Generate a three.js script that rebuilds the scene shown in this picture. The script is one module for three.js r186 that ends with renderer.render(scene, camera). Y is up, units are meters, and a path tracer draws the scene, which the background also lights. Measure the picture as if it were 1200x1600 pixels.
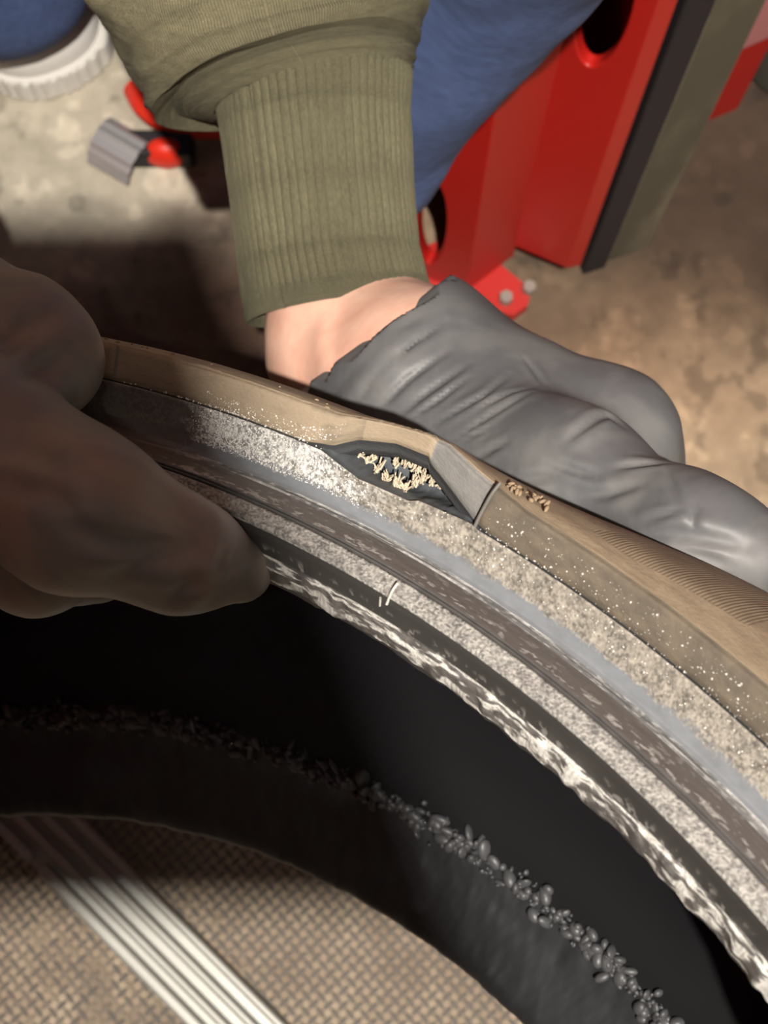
import * as THREE from 'three';
import { mergeGeometries } from 'three/addons/utils/BufferGeometryUtils.js';
import { RoundedBoxGeometry } from 'three/addons/geometries/RoundedBoxGeometry.js';
import { RectAreaLightUniformsLib } from 'three/addons/lights/RectAreaLightUniformsLib.js';

/* ------------------------------------------------------------------ camera, light, exposure */
const scene = new THREE.Scene();
scene.background = new THREE.Color(0x050505);
const renderer = new THREE.WebGLRenderer({ antialias: true });
renderer.toneMapping = THREE.LinearToneMapping;
renderer.toneMappingExposure = 1.0;
renderer.shadowMap.enabled = true;
RectAreaLightUniformsLib.init();

const CAM_H = 0.86, FPX = 2000, PITCH = -(Math.PI / 2 - Math.atan(450 / FPX));
const camera = new THREE.PerspectiveCamera(2 * Math.atan(800 / FPX) * 180 / Math.PI, 0.75, 0.01, 30);
camera.position.set(0, CAM_H, 0);
camera.rotation.set(PITCH, 0, 0);
camera.updateMatrixWorld(true);
camera.focus = 0.30;
camera.userData.fStop = camera.getFocalLength() / 1000 / 0.0019;   // opening about 1.9 mm wide

const LAMP = new THREE.Vector3(0.10, 2.00, 0.42);          // hanging work lamp, above and behind the photographer
const lampLight = new THREE.PointLight(0xfff6ea, 19, 0, 2);
lampLight.position.copy(LAMP);
lampLight.shadow.radius = 0.5;
lampLight.castShadow = true;
scene.add(lampLight);
const ceilingFills = [];  // unseen ceiling lights, added as soft fill
for (const [x, z, w, h, I] of [[-0.5, -1.35, 1.2, 0.16, 1.3], [1.1, -0.2, 1.2, 0.16, 1.3]]) {
  const r = new THREE.RectAreaLight(0xfff3e4, I, w, h);
  r.position.set(x, 2.71, z); r.rotation.x = -Math.PI / 2; r.castShadow = true;
  scene.add(r); ceilingFills.push([x, z, w, h]);
}

/* ------------------------------------------------------------------ helpers */
const V = (x, y, z) => new THREE.Vector3(x, y, z);
function mulberry(a) { return () => { a |= 0; a = a + 0x6D2B79F5 | 0; let t = Math.imul(a ^ a >>> 15, 1 | a); t = t + Math.imul(t ^ t >>> 7, 61 | t) ^ t; return ((t ^ t >>> 14) >>> 0) / 4294967296; }; }
const clamp = (x, a = 0, b = 1) => Math.min(b, Math.max(a, x));
const lerp = (a, b, t) => a + (b - a) * t;
const sstep = (a, b, x) => { const t = clamp((x - a) / (b - a)); return t * t * (3 - 2 * t); };
function hash3(x, y, z) { let h = Math.imul(x, 374761393) ^ Math.imul(y, 668265263) ^ Math.imul(z, 2147483647 - 1274126177); h = Math.imul(h ^ (h >>> 13), 1274126177); return ((h ^ (h >>> 16)) >>> 0) / 4294967296; }
function noise3(x, y, z) {
  const xi = Math.floor(x), yi = Math.floor(y), zi = Math.floor(z); let u = x - xi, v = y - yi, w = z - zi;
  u = u * u * (3 - 2 * u); v = v * v * (3 - 2 * v); w = w * w * (3 - 2 * w);
  const h = (a, b, c) => hash3(xi + a, yi + b, zi + c);
  return lerp(lerp(lerp(h(0, 0, 0), h(1, 0, 0), u), lerp(h(0, 1, 0), h(1, 1, 0), u), v), lerp(lerp(h(0, 0, 1), h(1, 0, 1), u), lerp(h(0, 1, 1), h(1, 1, 1), u), v), w);
}
function noise2(x, y, k = 7) { const xi = Math.floor(x), yi = Math.floor(y); let u = x - xi, v = y - yi; u = u * u * (3 - 2 * u); v = v * v * (3 - 2 * v); return lerp(lerp(hash3(xi, yi, k), hash3(xi + 1, yi, k), u), lerp(hash3(xi, yi + 1, k), hash3(xi + 1, yi + 1, k), u), v); }
function fbm2(x, y, k = 0, o = 4) { let s = 0, a = 0.5, t = 0; for (let i = 0; i < o; i++) { s += a * noise2(x, y, k * 31 + i); t += a; x *= 2.03; y *= 2.03; a *= 0.5; } return s / t; }
function fbm(x, y, z = 0, o = 4) { let s = 0, a = 0.5, t = 0; for (let i = 0; i < o; i++) { s += a * noise3(x, y, z + i * 17.1); t += a; x *= 2.03; y *= 2.03; z *= 2.03; a *= 0.5; } return s / t; }
function interp(tab, x) { if (x <= tab[0][0]) return tab[0][1]; for (let i = 1; i < tab.length; i++) if (x <= tab[i][0]) { const t = (x - tab[i - 1][0]) / (tab[i][0] - tab[i - 1][0]); return lerp(tab[i - 1][1], tab[i][1], t); } return tab[tab.length - 1][1]; }
const camToWorld = (x, y, z) => V(x, y, z).applyMatrix4(camera.matrixWorld);
const at = (px, py, d) => camToWorld((px - 600) / FPX * d, (800 - py) / FPX * d, -d);            // a measured image point at a measured distance
function floorAt(px, py, h = 0) { const p = at(px, py, 1), o = camera.position; const t = (h - o.y) / (p.y - o.y); return V(o.x + (p.x - o.x) * t, h, o.z + (p.z - o.z) * t); }

const used = new Set();
function numbered(n) { if (!used.has(n)) { used.add(n); return n; } let k = 1; while (used.has(`${n}_${String(k).padStart(3, '0')}`)) k++; const r = `${n}_${String(k).padStart(3, '0')}`; used.add(r); return r; }
function shadowed(o) { o.traverse(c => { if (c.isMesh) { c.castShadow = true; c.receiveShadow = true; } }); return o; }
function thing(name, label, category, group) { const g = new THREE.Group(); g.name = numbered(name); g.userData = { label, category }; if (group) g.userData.group = group; scene.add(g); return g; }
function part(name, geo, mat, parent, label) { const m = new THREE.Mesh(geo, mat); m.name = name; m.castShadow = m.receiveShadow = true; if (label) m.userData.label = label; parent.add(m); return m; }
function struct(name, geo, mat) { const m = new THREE.Mesh(geo, mat); m.name = numbered(name); m.userData.kind = 'structure'; m.castShadow = m.receiveShadow = true; scene.add(m); return m; }
function boxGeo(x0, x1, y0, y1, z0, z1, r = 0) { const g = r ? new RoundedBoxGeometry(x1 - x0, y1 - y0, z1 - z0, 2, r) : new THREE.BoxGeometry(x1 - x0, y1 - y0, z1 - z0); g.translate((x0 + x1) / 2, (y0 + y1) / 2, (z0 + z1) / 2); return g; }
function prism(points, y0, y1) {            // plan polygon [[x,z]...] raised from y0 to y1
  const s = new THREE.Shape(points.map(([x, z]) => new THREE.Vector2(x, -z)));
  const g = new THREE.ExtrudeGeometry(s, { depth: y1 - y0, bevelEnabled: false }); g.rotateX(-Math.PI / 2); g.translate(0, y0, 0); return g;
}
function wallBetween(a, b, y0, y1, thick, holes) {    // an upright sheet from plan point a to b
  const len = Math.hypot(b.x - a.x, b.z - a.z);
  const s = new THREE.Shape([new THREE.Vector2(0, y0), new THREE.Vector2(len, y0), new THREE.Vector2(len, y1), new THREE.Vector2(0, y1)]);
  for (const h of holes || []) s.holes.push(h);
  const g = new THREE.ExtrudeGeometry(s, { depth: thick, bevelEnabled: true, bevelSize: 0.0012, bevelThickness: 0.0012, bevelSegments: 2, curveSegments: 24 });
  g.translate(0, 0, -thick); g.rotateY(-Math.atan2(b.z - a.z, b.x - a.x)); g.translate(a.x, 0, a.z); return g;
}
function dataTex(w, h, fn, srgb = true) {      // fn(u,v) -> [r,g,b] linear 0..1
  const d = new Uint8Array(w * h * 4); const enc = srgb ? (c => c <= 0.0031308 ? 12.92 * c : 1.055 * Math.pow(c, 1 / 2.4) - 0.055) : (c => c);
  for (let j = 0; j < h; j++) for (let i = 0; i < w; i++) { const c = fn((i + 0.5) / w, (j + 0.5) / h); const k = (j * w + i) * 4; d[k] = 255 * clamp(enc(c[0])); d[k + 1] = 255 * clamp(enc(c[1])); d[k + 2] = 255 * clamp(enc(c[2])); d[k + 3] = 255; }
  const t = new THREE.DataTexture(d, w, h, THREE.RGBAFormat); t.magFilter = THREE.LinearFilter; t.minFilter = THREE.LinearFilter; t.wrapS = t.wrapT = THREE.MirroredRepeatWrapping; if (srgb) t.colorSpace = THREE.SRGBColorSpace; t.needsUpdate = true; return t;
}
const std = (r, g, b, rough, o = {}) => { const m = new THREE.MeshStandardMaterial({ roughness: rough, metalness: 0, ...o }); m.color.setRGB(r, g, b); return m; };
const mix3 = (a, b, t) => [lerp(a[0], b[0], t), lerp(a[1], b[1], t), lerp(a[2], b[2], t)];

/* signed-distance modelling, meshed with surface nets */
function capsule(p, b) {                       // b = {a, b, ra, rb}: tapered capsule between two joints
  const abx = b.b.x - b.a.x, aby = b.b.y - b.a.y, abz = b.b.z - b.a.z;
  const px = p.x - b.a.x, py = p.y - b.a.y, pz = p.z - b.a.z;
  const t = clamp((px * abx + py * aby + pz * abz) / (abx * abx + aby * aby + abz * abz + 1e-12));
  const dx = px - abx * t, dy = py - aby * t, dz = pz - abz * t;
  return Math.sqrt(dx * dx + dy * dy + dz * dz) - (b.ra + (b.rb - b.ra) * t);
}
function smin(a, b, k) { const h = Math.max(k - Math.abs(a - b), 0) / k; return Math.min(a, b) - h * h * k * 0.25; }
function bonesField(bones, k) { return p => { let d = 1e3; for (const b of bones) d = smin(d, capsule(p, b), b.k || k); return d; }; }
const bone = (a, b, ra, rb, k) => ({ a, b, ra, rb, k });
function bonesBox(bones, pad) { const bx = new THREE.Box3(); for (const b of bones) for (const [p, r] of [[b.a, b.ra], [b.b, b.rb]]) { bx.expandByPoint(p.clone().addScalar(r + pad)); bx.expandByPoint(p.clone().subScalar(r + pad)); } return bx; }
function sdfMesh(f, box, cell) {
  const n = ['x', 'y', 'z'].map(k => Math.ceil((box.max[k] - box.min[k]) / cell) + 1), [nx, ny, nz] = n;
  const val = new Float32Array(nx * ny * nz), p = V(0, 0, 0);
  const B = 6, half = (B - 1) / 2 * cell, reach = half * 1.7321 + cell * 2.5;      // whole blocks far from the surface are skipped
  for (let bk = 0; bk < nz; bk += B) for (let bj = 0; bj < ny; bj += B) for (let bi = 0; bi < nx; bi += B) {
    p.set(box.min.x + bi * cell + half, box.min.y + bj * cell + half, box.min.z + bk * cell + half); const d = f(p), far = Math.abs(d) > reach + 0.008;
    for (let k = bk; k < Math.min(nz, bk + B); k++) for (let j = bj; j < Math.min(ny, bj + B); j++) for (let i = bi; i < Math.min(nx, bi + B); i++) { if (far) { val[i + nx * (j + ny * k)] = d; continue; } p.set(box.min.x + i * cell, box.min.y + j * cell, box.min.z + k * cell); val[i + nx * (j + ny * k)] = f(p); }
  }
  const idx = new Int32Array(nx * ny * nz).fill(-1), pos = [], at3 = (i, j, k) => i + nx * (j + ny * k);
  for (let k = 0; k < nz - 1; k++) for (let j = 0; j < ny - 1; j++) for (let i = 0; i < nx - 1; i++) {
    let cnt = 0, sx = 0, sy = 0, sz = 0, m = 0; const v = [];
    for (let c = 0; c < 8; c++) { const q = val[at3(i + (c & 1), j + ((c >> 1) & 1), k + (c >> 2))]; v.push(q); if (q < 0) m++; }
    if (m === 0 || m === 8) continue;
    for (let a = 0; a < 8; a++) for (const bit of [1, 2, 4]) { const b = a | bit; if (a === b) continue; if ((v[a] < 0) !== (v[b] < 0)) { const t = v[a] / (v[a] - v[b]); sx += lerp(a & 1, b & 1, t); sy += lerp((a >> 1) & 1, (b >> 1) & 1, t); sz += lerp(a >> 2, b >> 2, t); cnt++; } }
    idx[at3(i, j, k)] = pos.length / 3; pos.push(box.min.x + (i + sx / cnt) * cell, box.min.y + (j + sy / cnt) * cell, box.min.z + (k + sz / cnt) * cell);
  }
  const tri = []; const quad = (a, b, c, d, flip) => { if (a < 0 || b < 0 || c < 0 || d < 0) return; if (flip) tri.push(a, c, b, a, d, c); else tri.push(a, b, c, a, c, d); };
  for (let k = 1; k < nz - 1; k++) for (let j = 1; j < ny - 1; j++) for (let i = 1; i < nx - 1; i++) {
    const v0 = val[at3(i, j, k)] < 0;
    if (v0 !== (val[at3(i + 1, j, k)] < 0)) quad(idx[at3(i, j - 1, k - 1)], idx[at3(i, j, k - 1)], idx[at3(i, j, k)], idx[at3(i, j - 1, k)], !v0);
    if (v0 !== (val[at3(i, j + 1, k)] < 0)) quad(idx[at3(i - 1, j, k - 1)], idx[at3(i - 1, j, k)], idx[at3(i, j, k)], idx[at3(i, j, k - 1)], !v0);
    if (v0 !== (val[at3(i, j, k + 1)] < 0)) quad(idx[at3(i - 1, j - 1, k)], idx[at3(i, j - 1, k)], idx[at3(i, j, k)], idx[at3(i - 1, j, k)], !v0);
  }
  const nor = new Float32Array(pos.length), e = cell * 0.35;
  for (let i = 0; i < pos.length; i += 3) {
    const g = [0, 0, 0]; let ln = 0; p.set(pos[i], pos[i + 1], pos[i + 2]); const d0 = f(p);
    for (let a = 0; a < 3; a++) { const q = p.clone(); q.setComponent(a, q.getComponent(a) + e); const u = f(q); q.setComponent(a, q.getComponent(a) - 2 * e); g[a] = u - f(q); ln += g[a] * g[a]; }
    ln = Math.sqrt(ln) || 1; const st = clamp(d0, -cell, cell) * 0.8;
    for (let a = 0; a < 3; a++) { nor[i + a] = g[a] / ln; pos[i + a] -= st * g[a] / ln; }
  }
  const g = new THREE.BufferGeometry(); g.setAttribute('position', new THREE.Float32BufferAttribute(pos, 3)); g.setAttribute('normal', new THREE.BufferAttribute(nor, 3)); g.setIndex(tri);
  const uv = new Float32Array(pos.length / 3 * 2); for (let i = 0; i < pos.length / 3; i++) { uv[2 * i] = pos[3 * i] + 0.6 * pos[3 * i + 1]; uv[2 * i + 1] = pos[3 * i + 2] + 0.6 * pos[3 * i + 1]; } g.setAttribute('uv', new THREE.BufferAttribute(uv, 2));
  return g;
}
function trace(f, px, py) { const o = camera.position, d = at(px, py, 1).sub(o).normalize(); let t = 0.15; const p = V(0, 0, 0); for (let i = 0; i < 90; i++) { p.copy(o).addScaledVector(d, t); const s = f(p); if (s < 2e-4) break; t += Math.max(s * 0.8, 1e-4); } return p.clone(); }
function gridGeo(nu, nv, fn, closeU = false) {   // fn(i,j) -> {p, uv}
  const pos = [], uv = [], id = [];
  for (let j = 0; j < nv; j++) for (let i = 0; i < nu; i++) { const r = fn(i, j); pos.push(r.p.x, r.p.y, r.p.z); uv.push(r.uv[0], r.uv[1]); }
  for (let j = 0; j < nv - 1; j++) for (let i = 0; i < nu - 1; i++) { const a = j * nu + i, b = a + 1, c = a + nu, d = c + 1; id.push(a, b, d, a, d, c); }
  const g = new THREE.BufferGeometry(); g.setAttribute('position', new THREE.Float32BufferAttribute(pos, 3)); g.setAttribute('uv', new THREE.Float32BufferAttribute(uv, 2)); g.setIndex(id); g.computeVertexNormals();
  if (closeU) { const N = g.attributes.normal; for (let j = 0; j < nv; j++) { const a = j * nu, b = a + nu - 1; const x = N.getX(a) + N.getX(b), y = N.getY(a) + N.getY(b), z = N.getZ(a) + N.getZ(b), l = Math.hypot(x, y, z) || 1; N.setXYZ(a, x / l, y / l, z / l); N.setXYZ(b, x / l, y / l, z / l); } }
  return g;
}

/* ------------------------------------------------------------------ room */
const plaster = std(0.13, 0.12, 0.105, 0.9), ceilMat = std(0.16, 0.155, 0.145, 0.9);
// floor: worn concrete, dark brown and pale patches, stained at far right, where the photograph shows them
const FX0 = -1.2, FX1 = 1.2, FZ0 = -1.5, FZ1 = 0.9;
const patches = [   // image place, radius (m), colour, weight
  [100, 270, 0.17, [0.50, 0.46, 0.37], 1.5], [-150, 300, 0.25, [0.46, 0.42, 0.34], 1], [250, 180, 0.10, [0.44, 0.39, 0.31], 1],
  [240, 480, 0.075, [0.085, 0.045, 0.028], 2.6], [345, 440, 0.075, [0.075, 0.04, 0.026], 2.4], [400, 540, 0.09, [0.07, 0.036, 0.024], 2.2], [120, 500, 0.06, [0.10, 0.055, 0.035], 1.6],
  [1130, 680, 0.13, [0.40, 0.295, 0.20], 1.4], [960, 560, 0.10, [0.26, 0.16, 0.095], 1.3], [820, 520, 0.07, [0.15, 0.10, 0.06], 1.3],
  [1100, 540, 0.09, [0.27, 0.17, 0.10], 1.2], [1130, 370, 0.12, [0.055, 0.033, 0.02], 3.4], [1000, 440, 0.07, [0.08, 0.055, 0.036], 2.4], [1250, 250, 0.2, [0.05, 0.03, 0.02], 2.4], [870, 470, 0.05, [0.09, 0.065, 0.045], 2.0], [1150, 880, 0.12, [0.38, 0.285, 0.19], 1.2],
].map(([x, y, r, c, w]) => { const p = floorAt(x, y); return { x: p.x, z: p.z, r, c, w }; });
const floorTex = dataTex(1024, 1024, (u, v) => {
  const x0 = lerp(FX0, FX1, u), z0 = lerp(FZ0, FZ1, v);
  const x = x0 + 0.07 * (fbm2(x0 * 16, z0 * 16, 1) - 0.5) + 0.02 * (fbm2(x0 * 70, z0 * 70, 2) - 0.5), z = z0 + 0.07 * (fbm2(x0 * 16, z0 * 16, 5) - 0.5) + 0.02 * (fbm2(x0 * 70, z0 * 70, 6) - 0.5);
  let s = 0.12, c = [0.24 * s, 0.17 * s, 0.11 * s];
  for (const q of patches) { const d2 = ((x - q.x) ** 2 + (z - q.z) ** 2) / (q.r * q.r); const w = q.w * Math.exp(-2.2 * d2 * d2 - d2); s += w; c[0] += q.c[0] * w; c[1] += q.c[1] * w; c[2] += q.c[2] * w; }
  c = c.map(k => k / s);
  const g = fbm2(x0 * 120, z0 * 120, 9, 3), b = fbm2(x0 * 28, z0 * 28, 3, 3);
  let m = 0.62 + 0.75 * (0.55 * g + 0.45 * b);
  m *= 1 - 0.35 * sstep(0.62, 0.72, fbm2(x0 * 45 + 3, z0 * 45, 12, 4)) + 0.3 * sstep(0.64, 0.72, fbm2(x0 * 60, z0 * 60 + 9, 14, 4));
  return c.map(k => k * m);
});
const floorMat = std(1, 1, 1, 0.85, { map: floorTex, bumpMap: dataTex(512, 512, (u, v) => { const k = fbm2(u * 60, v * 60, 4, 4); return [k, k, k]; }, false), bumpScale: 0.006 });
{
  const g = new THREE.PlaneGeometry(6, 6, 1, 1); g.rotateX(-Math.PI / 2);
  const slab = boxGeo(-3, 3, -0.2, -0.0005, -3, 3); slab.deleteAttribute('uv'); slab.setAttribute('uv', new THREE.Float32BufferAttribute(new Float32Array(slab.attributes.position.count * 2), 2));
  const P = g.attributes.position, U = g.attributes.uv; for (let i = 0; i < P.count; i++) U.setXY(i, (P.getX(i) - FX0) / (FX1 - FX0), (P.getZ(i) - FZ0) / (FZ1 - FZ0));
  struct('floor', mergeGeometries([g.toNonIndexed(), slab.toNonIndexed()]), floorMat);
  struct('ceiling', boxGeo(-3, 3, 2.8, 2.95, -3, 3), ceilMat);
  struct('wall_back', boxGeo(-3, 3, 0, 2.8, -3.15, -3), plaster); struct('wall_front', boxGeo(-3, 3, 0, 2.8, 3, 3.15), plaster);
  struct('wall_left', boxGeo(-3.15, -3, 0, 2.8, -3, 3), plaster); struct('wall_right', boxGeo(3, 3.15, 0, 2.8, -3, 3), plaster);
}

/* ------------------------------------------------------------------ tyre */
const TC = [-0.17401, -0.23915, -0.17185], TN = [-0.16021, 0.51196, 0.84394], TU = [0.70512, 0.65767, -0.26511], TV = [-0.69075, 0.5526, -0.46636];   // measured hub point, axle and two spokes, in the camera's frame
const tyre = thing('car_tyre', 'black car tyre with dusty sidewall torn open near the bead, held above the floor', 'tyre');
{
  const dir = a => V(...a).transformDirection(camera.matrixWorld);
  const m = new THREE.Matrix4().makeBasis(dir(TU), dir(TV), dir(TN)); m.setPosition(camToWorld(...TC));
  m.decompose(tyre.position, tyre.quaternion, tyre.scale); tyre.updateMatrixWorld(true);
}
const RB = 0.29, deg = Math.PI / 180;
const ring = (th, dR, z) => V((RB + dR) * Math.cos(th * deg), (RB + dR) * Math.sin(th * deg), z);
const THETA = []; for (let t = -180; t < -20; t += 2.5) THETA.push(t); for (let t = -20; t < 48; t += 0.12) THETA.push(t); for (let t = 48; t < 180; t += 2.4) THETA.push(t); THETA.push(180);
const tu = th => (th + 30) / 90;
function revolve(nv, fn) { return gridGeo(THETA.length, nv, (i, j) => { const th = THETA[i], r = fn(th === 180 ? -180 : th, j / (nv - 1)); return { p: ring(th, r[0] * 1e-3, r[1] * 1e-3), uv: [tu(th), r[2]] }; }, true); }
// opening of the tear: inner border, lift of the lip and of the ridge behind it, by angle
const tearIn = th => interp([[7.0, 27.75], [7.24, 28.3], [9.64, 26.9], [9.93, 25.7], [12.26, 25.0], [13.4, 26.4], [14.3, 27.75]], th);
const lipLift = th => interp([[6.6, 0], [7.2, 0.6], [9.0, 4.6], [10.1, 7.0], [10.2, 7.8], [11.66, 7.4], [13.16, 4.9], [14.0, 1.6], [15.2, 0]], th);
const ridgeLift = th => interp([[5.6, 0], [7.0, 1.1], [8.24, 2.4], [9.65, 4.6], [10.6, 4.5], [12.3, 2.9], [14.1, 0.6], [16, 0]], th);
const facePts = [[14, -34], [7, -20], [2.5, -9], [0.6, -3], [0, 0], [0.4, 2.2], [1.3, 4.2], [2.2, 5.2], [2.6, 5.0], [3.0, 5.6], [3.6, 8.5], [4.2, 11.8], [4.8, 13.4], [5.0, 13.8], [5.3, 13.2], [5.6, 13.9], [9.2, 14.0], [9.45, 13.0], [9.7, 14.0], [10.0, 14.05], [10.25, 13.0], [10.5, 13.9], [11.2, 13.5], [14, 11], [16.8, 8.2], [17.3, 8.2], [17.8, 7.2], [18.5, 6.2], [20, 6.0], [22, 7.4], [25, 10.8], [26.8, 13.4], [27.25, 13.8], [27.5, 10.4]];
function resample(pts, step) { const o = []; for (let i = 0; i < pts.length - 1; i++) { const a = pts[i], b = pts[i + 1], n = Math.max(1, Math.round(Math.hypot(b[0] - a[0], b[1] - a[1]) / step)); for (let k = 0; k < n; k++) o.push([lerp(a[0], b[0], k / n), lerp(a[1], b[1], k / n)]); } o.push(pts[pts.length - 1]); return o; }
const faceP = resample(facePts, 0.42);
function facePoint(th, d) {     // [dR, z] in mm
  let [r, z] = d; const s = (RB * 1000) * th * deg;
  if (z > -8 && r < 3) { const w = sstep(-8, -1, z) * (1 - sstep(2.2, 3, r)); r += w * (1.5 * (fbm2(s * 0.16, z * 0.3, 2, 4) - 0.5) - 1.3 * Math.max(0, noise2(s * 0.33, 3) - 0.62)); z += w * 1.6 * (fbm2(s * 0.45, z * 0.8, 8, 3) - 0.5); }
  else if (r > 10.8 && r < 17.5) z += 0.28 * (fbm2(s * 0.35, r * 0.9, 3, 3) - 0.5);
  else if (r >= 2.2 && r < 5) { z += 0.5 * (fbm2(s * 0.05, r, 6, 2) - 0.5); }
  if (r > 22) { const e = tearIn(th); r = 22 + (r - 22) * (e - 22) / 5.75; }
  return [r, z];
}
const toeN = faceP.findIndex(d => d[1] >= 0), faceV = faceP.slice(toeN), toeV = faceP.slice(0, toeN + 1);
const faceGeo = revolve(faceV.length, (th, t) => { const d = faceV[Math.round(t * (faceV.length - 1))], q = facePoint(th, d); return [q[0], q[1], (d[0] + 2) / 32]; });
// dust and dried mounting soap on the face, in grains and flakes
const faceTex = (colour) => dataTex(2048, 512, (u, v) => {
  const th = u * 90 - 30, s = RB * 1000 * th * deg, r = v * 32 - 2;
  const fine = fbm2(s * 2.6, r * 2.6, 1, 3), mid = fbm2(s * 0.5, r * 0.9, 4, 3), streak = fbm2(s * 0.12, r * 1.6, 9, 4), flake = fbm2(s * 0.75, r * 2.2, 12, 5);
  const rub = [0.026, 0.026, 0.028]; let c = rub, h = 0.5;
  const pale = [0.40, 0.39, 0.37], tan = [0.29, 0.268, 0.232], blue = [0.15, 0.163, 0.18], brown = [0.085, 0.07, 0.062];
  if (r < 3.0) { const m = sstep(0.44, 0.60, fbm2(s * 0.28, r * 2.4, 21, 5)) * clamp(0.35 + 1.1 * fine); c = mix3(mix3(rub, [0.13, 0.12, 0.11], mid), [0.52, 0.51, 0.48], m); h = 0.4 + 0.5 * m + 0.2 * fine; }
  else if (r < 4.9) { const m = sstep(0.60, 0.68, flake) * 0.5 * (1 - sstep(3.2, 3.9, r)); c = mix3([0.04, 0.039, 0.038], pale, m); }
  else if (r < 9.4) { const m = clamp(0.35 + 1.5 * (fine - 0.45) + 0.7 * (mid - 0.45)); c = mix3([0.10, 0.098, 0.095], [0.40, 0.39, 0.365], m); h = fine; }
  else if (r < 10.8) { c = mix3([0.05, 0.048, 0.047], pale, 0.12 * mid); }
  else if (r < 16.6) { const near = Math.exp(-(((r - 11.9) / 1.1) ** 2)), fl = fbm2(s * 0.55, r * 1.3, 31, 5); const m = sstep(0.66 - 0.13 * near, 0.70 - 0.12 * near, fl) * clamp(0.2 + fine) * (0.35 + 0.65 * near); c = mix3(mix3(brown, [0.12, 0.112, 0.108], streak), [0.46, 0.45, 0.43], 0.85 * m); h = 0.45 + 0.5 * m + 0.15 * fine; }
  else if (r < 19) { const m = clamp(sstep(0.42, 0.6, streak) * 0.6 + sstep(0.52, 0.62, flake) * 0.5); c = mix3([0.12, 0.125, 0.13], [0.42, 0.42, 0.41], m * (0.5 + fine)); h = 0.4 + 0.4 * m; }
  else {
    const edge = 22.3 + 1.6 * (mid - 0.5) + 1.2 * (streak - 0.5), k = sstep(edge - 0.7, edge + 0.7, r + (fine - 0.5) * 1.2);
    const cr = sstep(11, 15, th + 5 * (mid - 0.5));
    const g = mix3(tan, [0.48, 0.48, 0.47], cr); const gr = clamp(0.5 + (1.5 + cr) * (fine - 0.5) + 0.8 * (mid - 0.5));
    c = mix3(blue.map(q => q * (0.85 + 0.3 * mid)), mix3(g.map(q => q * 0.35), g.map(q => q * 1.3), gr), k); h = 0.4 + k * (0.3 + cr * 0.3) * fine;
  }
  const bare = sstep(20.0, 20.9, th + 3.2 * (mid - 0.5) + 2.4 * (fine - 0.5)) * (r > 3.2 ? 0.85 : 0.3); c = mix3(c, [0.10, 0.082, 0.07].map(k => k * (0.75 + 0.5 * mid)), bare); h = lerp(h, 0.5, bare);  // left end: thinner powder, with cast shade painted in as dark brown
  return colour ? c : [h, h, h];
}, colour);
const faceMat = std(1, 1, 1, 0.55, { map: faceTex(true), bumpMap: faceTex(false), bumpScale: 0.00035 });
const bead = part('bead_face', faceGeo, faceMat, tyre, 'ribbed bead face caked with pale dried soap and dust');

// outer part: rim protector lip, ridge, bulging flank, tread shoulder
const wRight = th => 1 - sstep(-2, 13, th);
const outerHead = [[32.7, 4.5], [29.6, 6.0], [27.4, 8.2], [26.9, 10.5], [27.6, 11.6], [28.15, 13.6], [28.6, 14.4], [30, 15.7], [33.3, 18.2], [33.9, 18.5], [34.25, 17.9], [34.7, 18.1]];
const outerHeadP = resample(outerHead, 0.5), NTAIL = 60;
function bez(P, t) { const n = P.length - 1, f = t * n, i = Math.min(n - 1, Math.floor(f)), u = f - i; const g = k => P[clamp(k, 0, n)]; const a = g(i - 1), b = g(i), c = g(i + 1), d = g(i + 2); return [0, 1].map(k => 0.5 * (2 * b[k] + (c[k] - a[k]) * u + (2 * a[k] - 5 * b[k] + 4 * c[k] - d[k]) * u * u + (3 * b[k] - a[k] - 3 * c[k] + d[k]) * u * u * u)); }
const tailR = [[34.7, 18.1], [40, 14.5], [48, 7], [60, -9], [72, -28], [80, -45], [84, -70]], tailL = [[34.7, 18.1], [38, 14.5], [44, 5], [55, -18], [68, -44], [78, -64], [84, -84]];
function outerPoint(th, k) {
  let r, z, v; const lift = lipLift(th), rl = ridgeLift(th), s = RB * 1000 * th * deg;
  if (k < outerHeadP.length) {
    [r, z] = outerHeadP[k]; v = 0.02 + 0.3 * k / outerHeadP.length;
    const f = clamp((r - 27.75) / 6.2); const add = k < 10 && r < 33 && z < 13 ? lift : lerp(lift, rl, f);
    r += add; z += 0.25 * add * (1 - f) + 0.18 * rl;
    if (th < 10.15 && th > 7.05) z -= 0.9 * sstep(7.05, 7.3, th) ;
    if (z > 13) { z += 0.18 * (fbm2(s * 0.3, r * 0.6, 3, 3) - 0.5); }
  } else {
    const t = (k - outerHeadP.length + 1) / NTAIL, w = wRight(th + 3 * t), a = bez(tailR, t), b = bez(tailL, t); r = lerp(b[0], a[0], w); z = lerp(b[1], a[1], w); v = 0.32 + 0.68 * t;
    r += rl * (1 - sstep(0, 0.5, t)); z += 0.5 * (fbm2(s * 0.05, t * 8, 3, 3) - 0.5) * sstep(0.02, 0.1, t);
    if (t < 0.12) r += 0.8 * Math.max(0, fbm2(s * 0.25, 5, 1, 3) - 0.5) * (th > 14 ? 1.6 : 0.5);
  }
  return [r, z, v];
}
const outerN = outerHeadP.length + NTAIL;
const outerGeo = revolve(outerN, (th, t) => outerPoint(th, Math.round(t * (outerN - 1))));
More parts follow.
